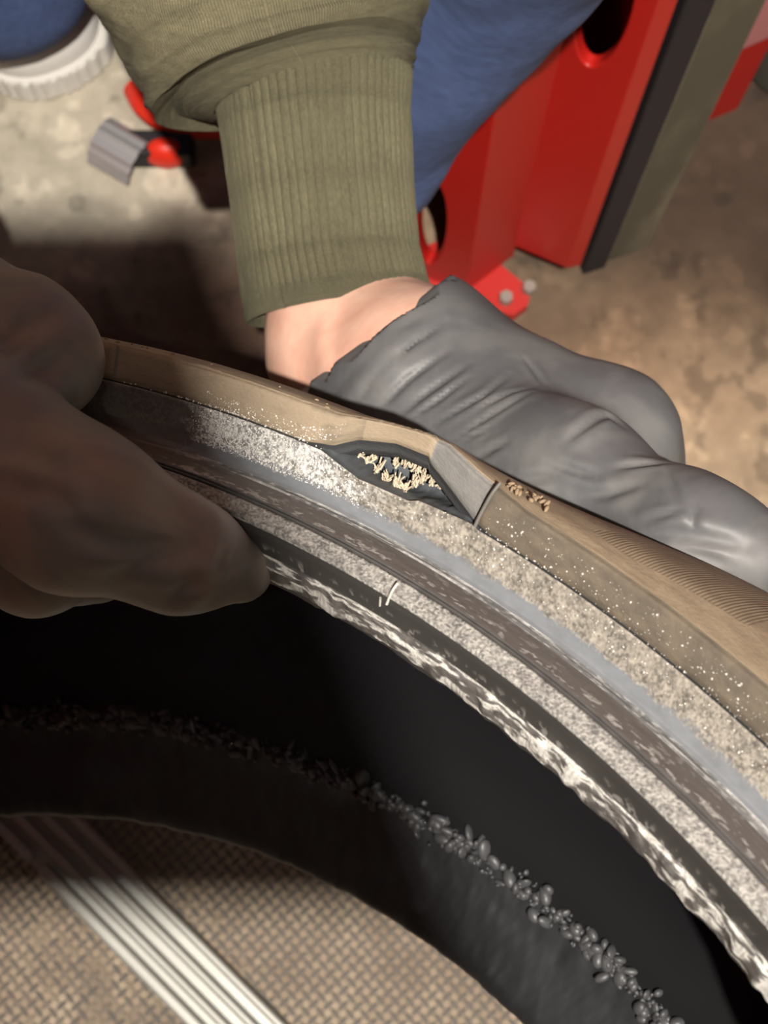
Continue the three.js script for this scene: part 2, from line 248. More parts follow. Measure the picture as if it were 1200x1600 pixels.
const outerTex = (colour) => dataTex(2048, 512, (u, v) => {
  const th = u * 90 - 30, s = RB * 1000 * th * deg; const fine = fbm2(s * 2.2, v * 260, 1, 3), mid = fbm2(s * 0.25, v * 40, 4, 3), flake = fbm2(s * 0.5, v * 120, 8, 3);
  let c, h = 0.5; const vHead = (v - 0.02) / 0.3 * outerHeadP.length, dust = [0.27, 0.215, 0.15], brown = [0.092, 0.077, 0.058];
  if (v < 0.32) {
    c = mix3(brown, dust, clamp(0.1 + 0.9 * sstep(8, 16, th + 6 * (mid - 0.5)) + 0.5 * (mid - 0.5)));
    if (th > 7.15 && th < 10.12) c = [0.175, 0.172, 0.165].map(k => k * (0.8 + 0.4 * mid));
    if (th >= 10.12 && th < 13) c = dust.map(k => k * (0.9 + 0.25 * mid));
    const edge = 13 + 6 * mid, soap = sstep(0.52, 0.62, fine) * (1 - sstep(edge - 2, edge + 2, vHead)) * (th > 12 ? 1 : 0.6); c = mix3(c, [0.45, 0.44, 0.42], 0.8 * soap); h = 0.4 + 0.3 * fine + 0.3 * soap;
    if (v < 0.188) c = [0.03, 0.032, 0.035];
  } else {
    c = mix3([0.17, 0.13, 0.088], [0.36, 0.285, 0.195], clamp(0.55 + 0.7 * (mid - 0.5) + 0.2 * (fine - 0.5)));
    const kn = sstep(0, 0.15, th + 2.5) * (1 - sstep(3.2, 3.3, th + 6 * (v - 0.55))) * (v > 0.44 + 0.045 * Math.max(0, 2 - th) * 0.3 + 0.04 * sstep(2.5, 4.5, th) && v < 0.78 ? 1 : 0);
    if (kn > 0.5) { const w = 0.5 + 0.5 * Math.sin(s * 2 * Math.PI / 0.72); c = mix3(c, [0.19, 0.147, 0.10], 0.2 + 0.25 * (1 - w)); h = 0.35 + 0.45 * w; } else h = 0.5 + 0.3 * (fine - 0.5);
  }
  return colour ? c.map(k => k * (0.9 + 0.2 * fine)) : [h, h, h];
}, colour);
const outerMat = std(1, 1, 1, 0.75, { map: outerTex(true), bumpMap: outerTex(false), bumpScale: 0.0004 });
part('sidewall', outerGeo, outerMat, tyre, 'dusty brown sidewall with a lifted torn lip');
// inside of the tear, inner liner, far bead, tread
const rubber = new THREE.MeshPhysicalMaterial({ color: new THREE.Color().setRGB(0.004, 0.004, 0.005), roughness: 0.62, specularIntensity: 0.3 }), tornRubber = std(0.075, 0.085, 0.095, 0.6), tread = std(0.05, 0.042, 0.034, 0.85);
part('bead_toe', revolve(toeV.length, (th, t) => { const d = toeV[Math.round(t * (toeV.length - 1))], q = facePoint(th, d); return [q[0], q[1], t]; }), std(0.03, 0.03, 0.032, 0.6), tyre, 'black rubber toe of the bead');
part('tear_cavity', gridGeo(90, 14, (i, j) => { const th = lerp(6.9, 14.5, i / 89), e = tearIn(th), zb = 12.6; const t = j / 13; const r = lerp(e - 0.3, 38, t); const z = zb + 0.8 - 8.5 * sstep(0, 0.75, t) * Math.sin(Math.PI * clamp((th - 6.9) / 7.6)) ** 0.6 - 1 * (t > 0) + 0.9 * (fbm2(th * 6, t * 6, 3, 3) - 0.5); return { p: ring(th, r * 1e-3, z * 1e-3), uv: [0, 0] }; }), tornRubber, tyre, 'grey torn rubber inside the split');
const linerPts = [[14, -34], [30, -44], [48, -62], [60, -90], [60, -112], [50, -140], [30, -160], [12, -171], [6.5, -174]];
part('inner_liner', revolve(90, (th, t) => { const q = bez(linerPts, t); return [q[0], q[1], t]; }), rubber, tyre);
const farPts = [[6.5, -174], [4.5, -176.5], [-2, -183], [-12, -191], [-20, -197], [-22.5, -200], [-23, -203], [-20, -207], [-8, -211], [15, -213], [45, -206], [68, -188], [80, -160], [84, -135]];
const farP = resample(farPts, 1.6);
part('far_bead', revolve(farP.length, (th, t) => { const q = farP[Math.round(t * (farP.length - 1))], s = th * 5; return [q[0] + 1.4 * (fbm2(s * 0.16, q[0] * 0.12, 3, 3) - 0.5), q[1] + 1.6 * (fbm2(s * 0.2, q[0] * 0.15, 7, 3) - 0.5), t]; }), std(0.017, 0.019, 0.022, 0.55), tyre, 'black lower bead with a knobbly rubber edge');
part('tread', revolve(40, (th, t) => { const z = lerp(-84, -135, t), g = Math.abs(((t * 4) % 1) - 0.5) < 0.12 ? -6 : 0; const w = wRight(th); return [84 + g + 2 * Math.sin(Math.PI * t), lerp(z, lerp(-70, -135, t), w), t]; }), tread, tyre);
{
  const rnd = mulberry(11);
  // rubber knobs along the lower bead
  const N = 1500, im = new THREE.InstancedMesh(new THREE.IcosahedronGeometry(1, 1), std(0.055, 0.057, 0.061, 0.45), N), m = new THREE.Matrix4(), q = new THREE.Quaternion();
  for (let i = 0; i < N; i++) { const th = i < 1150 ? lerp(-22, 48, rnd()) : lerp(48, 338, rnd()), spread = (rnd() + rnd() + rnd() - 1.5); const r = 6.2 - 3.6 * spread, z = -174.6 - 2.6 * spread; const sz = (0.55 + 1.7 * rnd() ** 2.2) * 1e-3; q.setFromEuler(new THREE.Euler(rnd() * 6, rnd() * 6, rnd() * 6)); m.compose(ring(th, r * 1e-3, z * 1e-3), q, V(sz * (0.7 + 1.1 * rnd()), sz * (0.6 + 0.5 * rnd()), sz * (0.7 + 0.6 * rnd()))); im.setMatrixAt(i, m); }
  im.name = 'rubber_knobs'; im.userData.kind = 'stuff'; im.castShadow = im.receiveShadow = true; tyre.add(im);
  // dried soap crystals
  const NC = 4200, ic = new THREE.InstancedMesh(new THREE.OctahedronGeometry(1, 0), std(0.8, 0.79, 0.75, 0.22), NC);
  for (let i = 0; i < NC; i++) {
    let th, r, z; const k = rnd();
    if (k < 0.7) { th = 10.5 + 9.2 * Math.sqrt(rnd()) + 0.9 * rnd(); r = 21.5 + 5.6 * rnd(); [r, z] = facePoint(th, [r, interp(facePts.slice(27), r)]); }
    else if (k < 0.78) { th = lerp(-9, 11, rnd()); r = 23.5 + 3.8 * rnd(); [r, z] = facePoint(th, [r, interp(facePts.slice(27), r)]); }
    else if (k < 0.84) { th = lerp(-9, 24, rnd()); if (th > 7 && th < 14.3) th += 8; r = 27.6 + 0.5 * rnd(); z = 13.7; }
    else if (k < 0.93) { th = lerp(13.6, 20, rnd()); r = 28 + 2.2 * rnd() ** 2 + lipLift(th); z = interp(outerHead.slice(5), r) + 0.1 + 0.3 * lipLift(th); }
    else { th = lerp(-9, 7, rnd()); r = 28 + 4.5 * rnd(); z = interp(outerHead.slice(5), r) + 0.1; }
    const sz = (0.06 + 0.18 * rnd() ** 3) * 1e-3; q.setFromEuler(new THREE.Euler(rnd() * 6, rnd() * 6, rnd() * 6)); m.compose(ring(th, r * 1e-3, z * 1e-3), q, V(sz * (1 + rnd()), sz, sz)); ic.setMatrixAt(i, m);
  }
  ic.name = 'soap_crystals'; ic.userData.kind = 'stuff'; ic.castShadow = ic.receiveShadow = true; tyre.add(ic);
  // frayed cord ends in the tear
  const inv = (px, py, z) => { const p = tyre.worldToLocal(at(px, py, 1)), o = tyre.worldToLocal(camera.position.clone()); const t = (z - o.z) / (p.z - o.z); return V(lerp(o.x, p.x, t), lerp(o.y, p.y, t), z); };
  const path = [[563, 712], [578, 722], [590, 735], [603, 748], [617, 758], [632, 764], [648, 757], [662, 752], [676, 755], [690, 760], [700, 768]], path2 = [[618, 728], [632, 728], [645, 734], [655, 738]];
  const geos = []; const tuft = (px, py, n, len) => { for (let i = 0; i < n; i++) { const b = inv(px + 10 * (rnd() - 0.5), py + 10 * (rnd() - 0.5), 0.0085 + 0.001 * rnd()); const L = len * (0.5 + rnd()), g = new THREE.CylinderGeometry(0.00015, 0.0003, L, 5, 2); g.translate(0, L / 2, 0); const d = V(0.5 * b.x / 0.3 + 1.3 * (rnd() - 0.5), 0.5 * b.y / 0.3 + 1.3 * (rnd() - 0.5), 0.9 * rnd() + 0.25).normalize(); g.applyQuaternion(new THREE.Quaternion().setFromUnitVectors(V(0, 1, 0), d)); g.translate(b.x, b.y, b.z); geos.push(g); if (rnd() < 0.55) continue; const k = new THREE.IcosahedronGeometry(0.00018 + 0.00026 * rnd(), 1); k.translate(b.x + d.x * L * 0.7, b.y + d.y * L * 0.7, b.z + d.z * L * 0.7); geos.push(k.index ? k.toNonIndexed() : k); } };
  for (const [a, b] of path) tuft(a, b, 13, 0.0019); for (const [a, b] of path2) tuft(a, b, 6, 0.0015);
  const cords = part('frayed_cords', mergeGeometries(geos.map(g => g.index ? g.toNonIndexed() : g)), std(0.47, 0.40, 0.30, 0.7), tyre, 'frayed cream cord ends'); cords.userData.kind = 'stuff';
  // moulding ridges across the lip, rubber whiskers, crumbs of dirt
  const ridge = (pts, r, mat, name) => { const c = new THREE.CatmullRomCurve3(pts); part(name, new THREE.TubeGeometry(c, 24, r, 8), mat, tyre); };
  const ridgeMat = std(0.12, 0.115, 0.105, 0.6);
  ridge([ring(7.15, 0.0275, 0.0140), ring(7.12, 0.030, 0.0163), ring(7.02, 0.0335, 0.0195), ring(6.95, 0.0358, 0.0206)], 0.00042, ridgeMat, 'moulding_ridge');
  ridge([ring(24.4, 0.0282, 0.0142), ring(24.4, 0.031, 0.0167), ring(24.45, 0.034, 0.0188)], 0.0003, ridgeMat, 'moulding_ridge');
  ridge([ring(8.15, 0.0040, 0.0118), ring(8.05, 0.0062, 0.0150), ring(8.0, 0.0078, 0.0158)], 0.0003, std(0.5, 0.49, 0.46, 0.5), 'rubber_whisker');
  ridge([ring(8.5, 0.0036, 0.0100), ring(8.45, 0.0042, 0.0128)], 0.00025, std(0.5, 0.49, 0.46, 0.5), 'rubber_whisker');
  const crumbs = []; for (let i = 0; i < 46; i++) { const th = i < 30 ? lerp(5.0, 7.0, rnd()) : lerp(14, 27, rnd()), r = i < 30 ? 37 + 3 * rnd() : 35.2 + 2.4 * rnd(), sz = (0.2 + 0.38 * rnd() ** 2) * 1e-3, g = new THREE.IcosahedronGeometry(sz, 1); g.scale(1 + rnd(), 0.8, 0.8); g.rotateZ(rnd() * 6); const p = ring(th, r * 1e-3, (i < 30 ? interp(tailR.map(a => a), r) + 1.6 : interp(tailL, r) + 0.3) * 1e-3); g.translate(p.x, p.y, p.z); crumbs.push(g); }
  part('dirt_crumbs', mergeGeometries(crumbs), std(0.26, 0.19, 0.12, 0.95), tyre).userData.kind = 'stuff';
}

/* ------------------------------------------------------------------ person */
const person = thing('person', 'crouching person in olive sweatshirt and blue jeans holding the tyre with black gloves', 'person');
const W_ = a => at(a[0], a[1], a[2]);
const elbowL = V(-0.12, 0.60, -0.42), elbowR = V(-0.36, 0.58, -0.32), shL = V(-0.04, 0.83, -0.58), shR = V(-0.41, 0.82, -0.57);
// --- left hand (picture right): thumb along the flank, fingers round the tread
const foreA = at(500, 240, 0.432), wristA = at(545, 545, 0.432);
const handA = [
  bone(foreA, wristA, 0.021, 0.0258), bone(wristA, at(650, 590, 0.415), 0.0262, 0.027),
  bone(at(650, 585, 0.405), at(955, 684, 0.385), 0.026, 0.0165), bone(at(650, 590, 0.425), at(948, 678, 0.408), 0.025, 0.016), bone(at(650, 600, 0.44), at(925, 675, 0.435), 0.022, 0.0155), bone(at(650, 610, 0.45), at(915, 670, 0.458), 0.02, 0.014),
  bone(at(690, 660, 0.392), at(890, 745, 0.352), 0.023, 0.0160), bone(at(890, 745, 0.352), at(1080, 832, 0.322), 0.0160, 0.0108), bone(at(1080, 832, 0.322), at(1265, 905, 0.308), 0.0108, 0.0092),
  bone(at(955, 684, 0.385), at(985, 775, 0.405), 0.016, 0.0125), bone(at(985, 775, 0.405), at(940, 850, 0.415), 0.0125, 0.0105), bone(at(940, 850, 0.415), at(880, 880, 0.412), 0.0105, 0.009),
  bone(at(948, 678, 0.408), at(985, 780, 0.432), 0.016, 0.0125), bone(at(985, 780, 0.432), at(915, 860, 0.438), 0.0125, 0.0105), bone(at(915, 860, 0.438), at(850, 880, 0.432), 0.0105, 0.009),
  bone(at(925, 675, 0.435), at(955, 780, 0.462), 0.015, 0.012), bone(at(955, 780, 0.462), at(885, 855, 0.465), 0.012, 0.01), bone(at(915, 670, 0.458), at(915, 780, 0.488), 0.014, 0.011), bone(at(915, 780, 0.488), at(850, 845, 0.488), 0.011, 0.009),
];
const fieldA = bonesField(handA, 0.014);
// --- right hand (picture left): thumb on the flank, fingers hooked under the bead
const wristB = at(-430, 470, 0.33), foreB = wristB.clone().lerp(elbowR, 0.45);
const handB = [
  bone(foreB, wristB, 0.031, 0.0265), bone(wristB, at(-280, 560, 0.30), 0.0265, 0.029),
  bone(at(-280, 560, 0.298), at(-60, 690, 0.262), 0.027, 0.0165), bone(at(-280, 580, 0.31), at(-90, 760, 0.285), 0.026, 0.016), bone(at(-290, 600, 0.325), at(-120, 780, 0.31), 0.024, 0.015), bone(at(-300, 600, 0.34), at(-150, 780, 0.335), 0.02, 0.014),
  bone(at(-60, 690, 0.262), at(120, 795, 0.256), 0.0155, 0.0135), bone(at(120, 795, 0.256), at(280, 868, 0.266), 0.0130, 0.0088), bone(at(280, 868, 0.266), at(375, 890, 0.280), 0.0088, 0.0062),
  bone(at(-90, 760, 0.285), at(60, 862, 0.285), 0.0145, 0.0115, 0.006), bone(at(60, 862, 0.285), at(150, 880, 0.318), 0.0115, 0.009, 0.006),
  bone(at(-120, 780, 0.31), at(20, 860, 0.325), 0.014, 0.011, 0.006), bone(at(20, 860, 0.325), at(90, 870, 0.352), 0.011, 0.009, 0.006), bone(at(-150, 780, 0.335), at(-30, 850, 0.355), 0.013, 0.0105, 0.006),
  bone(at(-250, 540, 0.30), at(-90, 505, 0.288), 0.02, 0.0165, 0.010), bone(at(-90, 505, 0.288), at(20, 540, 0.280), 0.0155, 0.0138, 0.007), bone(at(20, 540, 0.280), at(72, 566, 0.279), 0.0138, 0.0112, 0.007),
];
const fieldB = bonesField(handB, 0.011);
// glove folds: creases that run over the surface
function finePx(pts) { const o = []; for (let i = 0; i < pts.length - 1; i++) { const [a, b] = [pts[i], pts[i + 1]], n = Math.max(1, Math.round(Math.hypot(b[0] - a[0], b[1] - a[1]) / 16)); for (let k = 0; k < n; k++) o.push([lerp(a[0], b[0], k / n), lerp(a[1], b[1], k / n)]); } o.push(pts[pts.length - 1]); return o; }
function foldList(f, list) { return list.map(([amp, w, ...pts]) => ({ amp, w, pts: finePx(pts).map(([x, y]) => trace(f, x, y)) })); }
function foldOffset(folds, p) {
  let o = 0;
  for (const f of folds) {
    let best = 1e9, along = 0; const n = f.pts.length - 1;
    for (let i = 0; i < n; i++) { const a = f.pts[i], b = f.pts[i + 1], abx = b.x - a.x, aby = b.y - a.y, abz = b.z - a.z, px = p.x - a.x, py = p.y - a.y, pz = p.z - a.z; const t = clamp((px * abx + py * aby + pz * abz) / (abx * abx + aby * aby + abz * abz + 1e-12)), dx = px - abx * t, dy = py - aby * t, dz = pz - abz * t, d = dx * dx + dy * dy + dz * dz; if (d < best) { best = d; along = (i + t) / n; } }
    const d = Math.sqrt(best) / f.w; if (d > 5) continue;
    const end = 0.12 + 0.88 * Math.sin(Math.PI * clamp(along, 0.03, 0.97));
    o += f.amp * end * (0.9 * Math.exp(-d * d * 1.3) - 0.5 * Math.exp(-((d - 2.0) ** 2) * 0.6));
  }
  return clamp(o, -0.0011, 0.0013);
}
const foldsA = foldList(p => fieldA(p) - 0.0014, [
  [1.2e-3, 1.6e-3, [522, 625], [567, 575], [622, 525], [664, 494]], [1.2e-3, 1.5e-3, [548, 637], [600, 580], [650, 537], [695, 506]], [1.0e-3, 1.4e-3, [580, 648], [640, 592], [700, 548]], [0.8e-3, 1.3e-3, [615, 657], [670, 612], [735, 566]],
  [0.9e-3, 1.1e-3, [500, 622], [540, 570], [590, 525], [640, 490]], [0.7e-3, 0.9e-3, [535, 632], [560, 612], [600, 560]], [0.8e-3, 1.0e-3, [568, 600], [612, 575], [640, 560]], [0.7e-3, 1.0e-3, [640, 655], [690, 622], [730, 590]], [0.5e-3, 0.9e-3, [720, 690], [765, 668]], [0.5e-3, 0.9e-3, [745, 640], [800, 612], [840, 600]],
  [0.8e-3, 1.1e-3, [677, 663], [753, 620], [797, 583]], [0.9e-3, 1.2e-3, [737, 717], [792, 692]], [0.6e-3, 1.0e-3, [705, 690], [780, 640], [830, 610]],
  [1.1e-3, 1.5e-3, [879, 692], [933, 654], [950, 649], [972, 664]], [1.0e-3, 1.4e-3, [800, 752], [867, 745]], [0.9e-3, 1.2e-3, [855, 722], [933, 746]], [1.0e-3, 1.5e-3, [900, 775], [950, 772], [1005, 756]], [0.8e-3, 1.3e-3, [960, 731], [1042, 722]],
  [0.8e-3, 1.1e-3, [992, 817], [1035, 806], [1062, 797]], [1.4e-3, 2.0e-3, [1010, 828], [1070, 838], [1117, 846], [1165, 855]], [1.1e-3, 1.6e-3, [1060, 862], [1140, 880]], [0.5e-3, 1.1e-3, [1040, 730], [1060, 780]], [0.5e-3, 1.2e-3, [1085, 790], [1082, 830]], [0.5e-3, 1.0e-3, [820, 560], [850, 600]],
]);
const cutA = (() => { const a = at(473, 614, 0.405), b = at(655, 474, 0.42), o = camera.position.clone(); const n = b.clone().sub(a).cross(a.clone().sub(o)).normalize(); if (n.dot(at(900, 700, 0.37).sub(a)) < 0) n.negate(); return { a, n }; })();
const gloveFieldA = p => {
  const d0 = fieldA(p); if (d0 > 0.012 || d0 < -0.012) return Math.max(d0 - 0.0014, -(p.clone().sub(cutA.a).dot(cutA.n)));
  const s = (p.x - cutA.a.x) * cutA.n.x + (p.y - cutA.a.y) * cutA.n.y + (p.z - cutA.a.z) * cutA.n.z;
  const flare = 0.0022 * Math.exp(-((s / 0.012) ** 2));
  const d = d0 - 0.0014 - flare + foldOffset(foldsA, p) + 0.0010 * (noise3(p.x * 95, p.y * 95, p.z * 95) - 0.5);
  return Math.max(d, -(s + 0.0012 * Math.sin(p.y * 500)));
};
const gloveTex = dataTex(512, 512, (u, v) => { const m = fbm2(u * 16, v * 16, 3, 4), g = fbm2(u * 120, v * 120, 5, 3); return mix3([0.098, 0.100, 0.106], [0.142, 0.142, 0.142], sstep(0.38, 0.68, m) * 0.8 + 0.3 * (g - 0.5)); });
gloveTex.repeat.set(4, 4);
const gloveMat = std(1, 1, 1, 0.54, { map: gloveTex, bumpMap: dataTex(256, 256, (u, v) => { const k = fbm2(u * 90, v * 90, 2, 2); return [k, k, k]; }, false), bumpScale: 0.0002 });
const dirtyTex = dataTex(512, 512, (u, v) => { const m = fbm2(u * 12, v * 12, 13, 4), g = fbm2(u * 120, v * 120, 5, 3); return mix3([0.18, 0.17, 0.16], [0.28, 0.23, 0.18], sstep(0.36, 0.62, m) * 0.9 + 0.3 * (g - 0.5)); });
dirtyTex.repeat.set(4, 4);
const dirtyGlove = std(1, 1, 1, 0.5, { map: dirtyTex });
const boxA = bonesBox(handA.slice(1), 0.012);
part('glove', sdfMesh(gloveFieldA, boxA, 0.00115), gloveMat, person, 'wrinkled black nitrile glove gripping the tyre flank');
const foldsB = foldList(p => fieldB(p) - 0.0014, [[1.6e-3, 2.2e-3, [90, 820], [150, 836], [215, 848]], [1.6e-3, 2.0e-3, [125, 856], [200, 852], [300, 848]], [1.5e-3, 2.0e-3, [180, 890], [250, 874], [310, 860]], [1.0e-3, 1.3e-3, [325, 912], [342, 885], [350, 862]], [1.0e-3, 1.3e-3, [350, 905], [370, 880]], [1.6e-3, 2.2e-3, [272, 938], [296, 915], [285, 892]], [1.3e-3, 2.6e-3, [0, 700], [50, 705], [110, 735]], [1.3e-3, 2.4e-3, [0, 760], [70, 770], [130, 800]], [1.4e-3, 2.6e-3, [-10, 560], [45, 510], [95, 485]], [1.2e-3, 2.4e-3, [20, 600], [70, 575], [110, 540]]]);
const gloveFieldB = p => { const d0 = fieldB(p); if (d0 > 0.012 || d0 < -0.012) return d0 - 0.0014; return d0 - 0.0014 + foldOffset(foldsB, p) + 0.0016 * (noise3(p.x * 75, p.y * 75, p.z * 75) - 0.5); };
part('glove', sdfMesh(gloveFieldB, bonesBox(handB.slice(1), 0.012), 0.0016), dirtyGlove, person, 'brown-dusted black glove hooked under the bead');

// sleeve and ribbed cuff of the left arm
const oliveBump = dataTex(512, 512, (u, v) => { const k = 0.5 * (0.5 + 0.5 * Math.sin(u * 2 * Math.PI * 90)) * (0.5 + 0.5 * Math.sin(v * 2 * Math.PI * 110)) + 0.5 * fbm2(u * 140, v * 140, 2, 3); return [k, k, k]; }, false);
const oliveTex = dataTex(512, 512, (u, v) => { const g = fbm2(u * 150, v * 150, 1, 3), m = fbm2(u * 18, v * 18, 6, 3); const k = 0.62 + 0.5 * g + 0.3 * m; return [0.150 * k, 0.136 * k, 0.080 * k]; });
for (const t of [oliveBump, oliveTex]) t.repeat.set(9, 9);
const olive = std(1, 1, 1, 0.95, { map: oliveTex, bumpMap: oliveBump, bumpScale: 0.0006, side: THREE.DoubleSide });
const cuffTex = dataTex(512, 512, (u, v) => { const g = fbm2(u * 200, v * 200, 1, 3), m = fbm2(u * 10, v * 10, 6, 3); const k = 0.55 + 0.7 * g + 0.25 * m; return [0.172 * k, 0.160 * k, 0.094 * k]; });
cuffTex.repeat.set(2, 1);
const cuffMat = std(1, 1, 1, 0.95, { map: cuffTex, bumpMap: oliveBump, bumpScale: 0.0005, side: THREE.DoubleSide });
const camX = V(1, 0, 0).transformDirection(camera.matrixWorld), camZ = V(0, 0, 1).transformDirection(camera.matrixWorld), camY = V(0, 1, 0).transformDirection(camera.matrixWorld);
function ringAt(px, py, d, hwpx, slope, flat = 0.86) {          // a cross-section: centre, half width, tilt in the picture plane
  const c = at(px, py, d), s = d / FPX, ex = camX.clone().addScaledVector(camY, -slope).multiplyScalar(hwpx * s), ez = camZ.clone().multiplyScalar(hwpx * s * flat); return { c, ex, ez, r: hwpx * s };
}
function lerpRing(a, b, t) { return { c: a.c.clone().lerp(b.c, t), ex: a.ex.clone().lerp(b.ex, t), ez: a.ez.clone().lerp(b.ez, t), r: lerp(a.r, b.r, t) }; }
function ringsAt(rs, t) { const n = rs.length - 1, f = clamp(t) * n, i = Math.min(n - 1, Math.floor(f)), u = f - i; const s = u * u * (3 - 2 * u); return lerpRing(rs[i], rs[i + 1], lerp(u, s, 0.35)); }
const cuffRings = [ringAt(488, 128, 0.430, 156, -0.10), ringAt(492, 190, 0.430, 150, -0.10), ringAt(502, 300, 0.430, 144, -0.09), ringAt(513, 400, 0.430, 142, -0.11), ringAt(524, 455, 0.430, 144, -0.13), ringAt(529, 478, 0.430, 145, -0.14), ringAt(531, 486, 0.430, 143, -0.145), ringAt(530, 482, 0.430, 137, -0.145), ringAt(526, 455, 0.430, 136, -0.14)];
{
  const NU = 720, NV = 110, RIBS = 66;
  part('cuff', gridGeo(NU + 1, NV, (i, j) => {
    const a = i / NU * Math.PI * 2, t = j / (NV - 1), r = ringsAt(cuffRings, t), y = t * 8;
    const wob = 0.05 * Math.sin(t * 9) + 0.02 * Math.sin(t * 23 + 1), ph = a * RIBS + wob * 6; const smooth = 1 - 0.92 * Math.exp(-(((a - 2.62) / 0.36) ** 2)); const rib = Math.pow(Math.abs(Math.sin(ph / 2)), 0.42);
    let dr = 0.0018 * (rib - 1) * smooth * (1 - sstep(0.50, 0.59, t)) + 0.0004 * (fbm2(a * 14, t * 30, 2, 3) - 0.5) + 0.0016 * (fbm2(a * 1.6 + 3, t * 4, 5, 2) - 0.5);
    dr -= 0.0012 * Math.exp(-(((a - 2.25 + 0.12 * t) / 0.03) ** 2));
    const k = 1 + dr / r.r; return { p: r.c.clone().addScaledVector(r.ex, Math.cos(a) * k).addScaledVector(r.ez, Math.sin(a) * k), uv: [a / 6.2832 * 2, t] };
  }, true), cuffMat, person, 'ribbed knit cuff');
}
const sleeveRings = [ringAt(486, 150, 0.43, 150, -0.20), ringAt(478, 138, 0.43, 168, -0.22), ringAt(470, 128, 0.43, 182, -0.24), ringAt(463, 122, 0.428, 184, -0.25), ringAt(457, 118, 0.428, 186, -0.26), ringAt(447, 122, 0.427, 212, -0.30), ringAt(440, 100, 0.426, 228, -0.27), ringAt(432, 66, 0.424, 246, -0.2), ringAt(424, 20, 0.422, 264, -0.14), ringAt(414, -50, 0.421, 280, -0.1)];
{
  const e1 = { c: elbowL.clone(), ex: camX.clone().multiplyScalar(0.066), ez: camZ.clone().multiplyScalar(0.060).addScaledVector(camY, -0.02), r: 0.066 }; sleeveRings.push(lerpRing(sleeveRings[9], e1, 0.5), e1);
  const NU = 420, NV = 240;
  part('sleeve', gridGeo(NU + 1, NV, (i, j) => {
    const a = i / NU * Math.PI * 2, t = j / (NV - 1), r = ringsAt(sleeveRings, t), cx = Math.cos(a), sx = Math.sin(a);
    const far = sstep(0.38, 0.6, t); let dr = 0.011 * far * (fbm(cx * 1.6 + 4, sx * 1.6 + t * 7, 3, 3) - 0.5) + 0.0022 * (fbm(cx * 5, sx * 5 + t * 26, 8, 3) - 0.5) + 0.003 * (fbm(cx * 2 + 2, sx * 2, t * 9, 2) - 0.5) * sstep(0.08, 0.3, t);
    const k = 1 + dr / r.r; return { p: r.c.clone().addScaledVector(r.ex, cx * k).addScaledVector(r.ez, sx * k), uv: [a * 0.07, t * 0.4] };
  }, true), olive, person, 'baggy olive fleece sleeve gathered above the cuff');
}
// body, sweatshirt, jeans, shoes, hair
const skinTex = dataTex(256, 256, (u, v) => { const m = fbm2(u * 24, v * 24, 3, 4), f = fbm2(u * 110, v * 110, 6, 2); return mix3([0.70, 0.46, 0.36], [0.62, 0.33, 0.245], clamp(0.45 + 1.2 * (m - 0.5) + 0.35 * (f - 0.5))); });
skinTex.repeat.set(6, 6);
const skin = std(1, 1, 1, 0.5, { map: skinTex });
const headC = V(-0.22, 1.10, -0.52), neckB = V(-0.225, 0.89, -0.61), chest = V(-0.23, 0.74, -0.66), pelvis = V(-0.26, 0.44, -0.74);
const hipL = V(-0.17, 0.46, -0.68), hipR = V(-0.34, 0.43, -0.70), kneeL = at(880, -394, 0.365), shinL = at(566, 226, 0.60), toeL = floorAt(505, 330), ankL = V(toeL.x, 0.10, toeL.z - 0.09), kneeR = V(-0.33, 0.48, -0.50), ankR = V(-0.262, 0.11, -0.555);
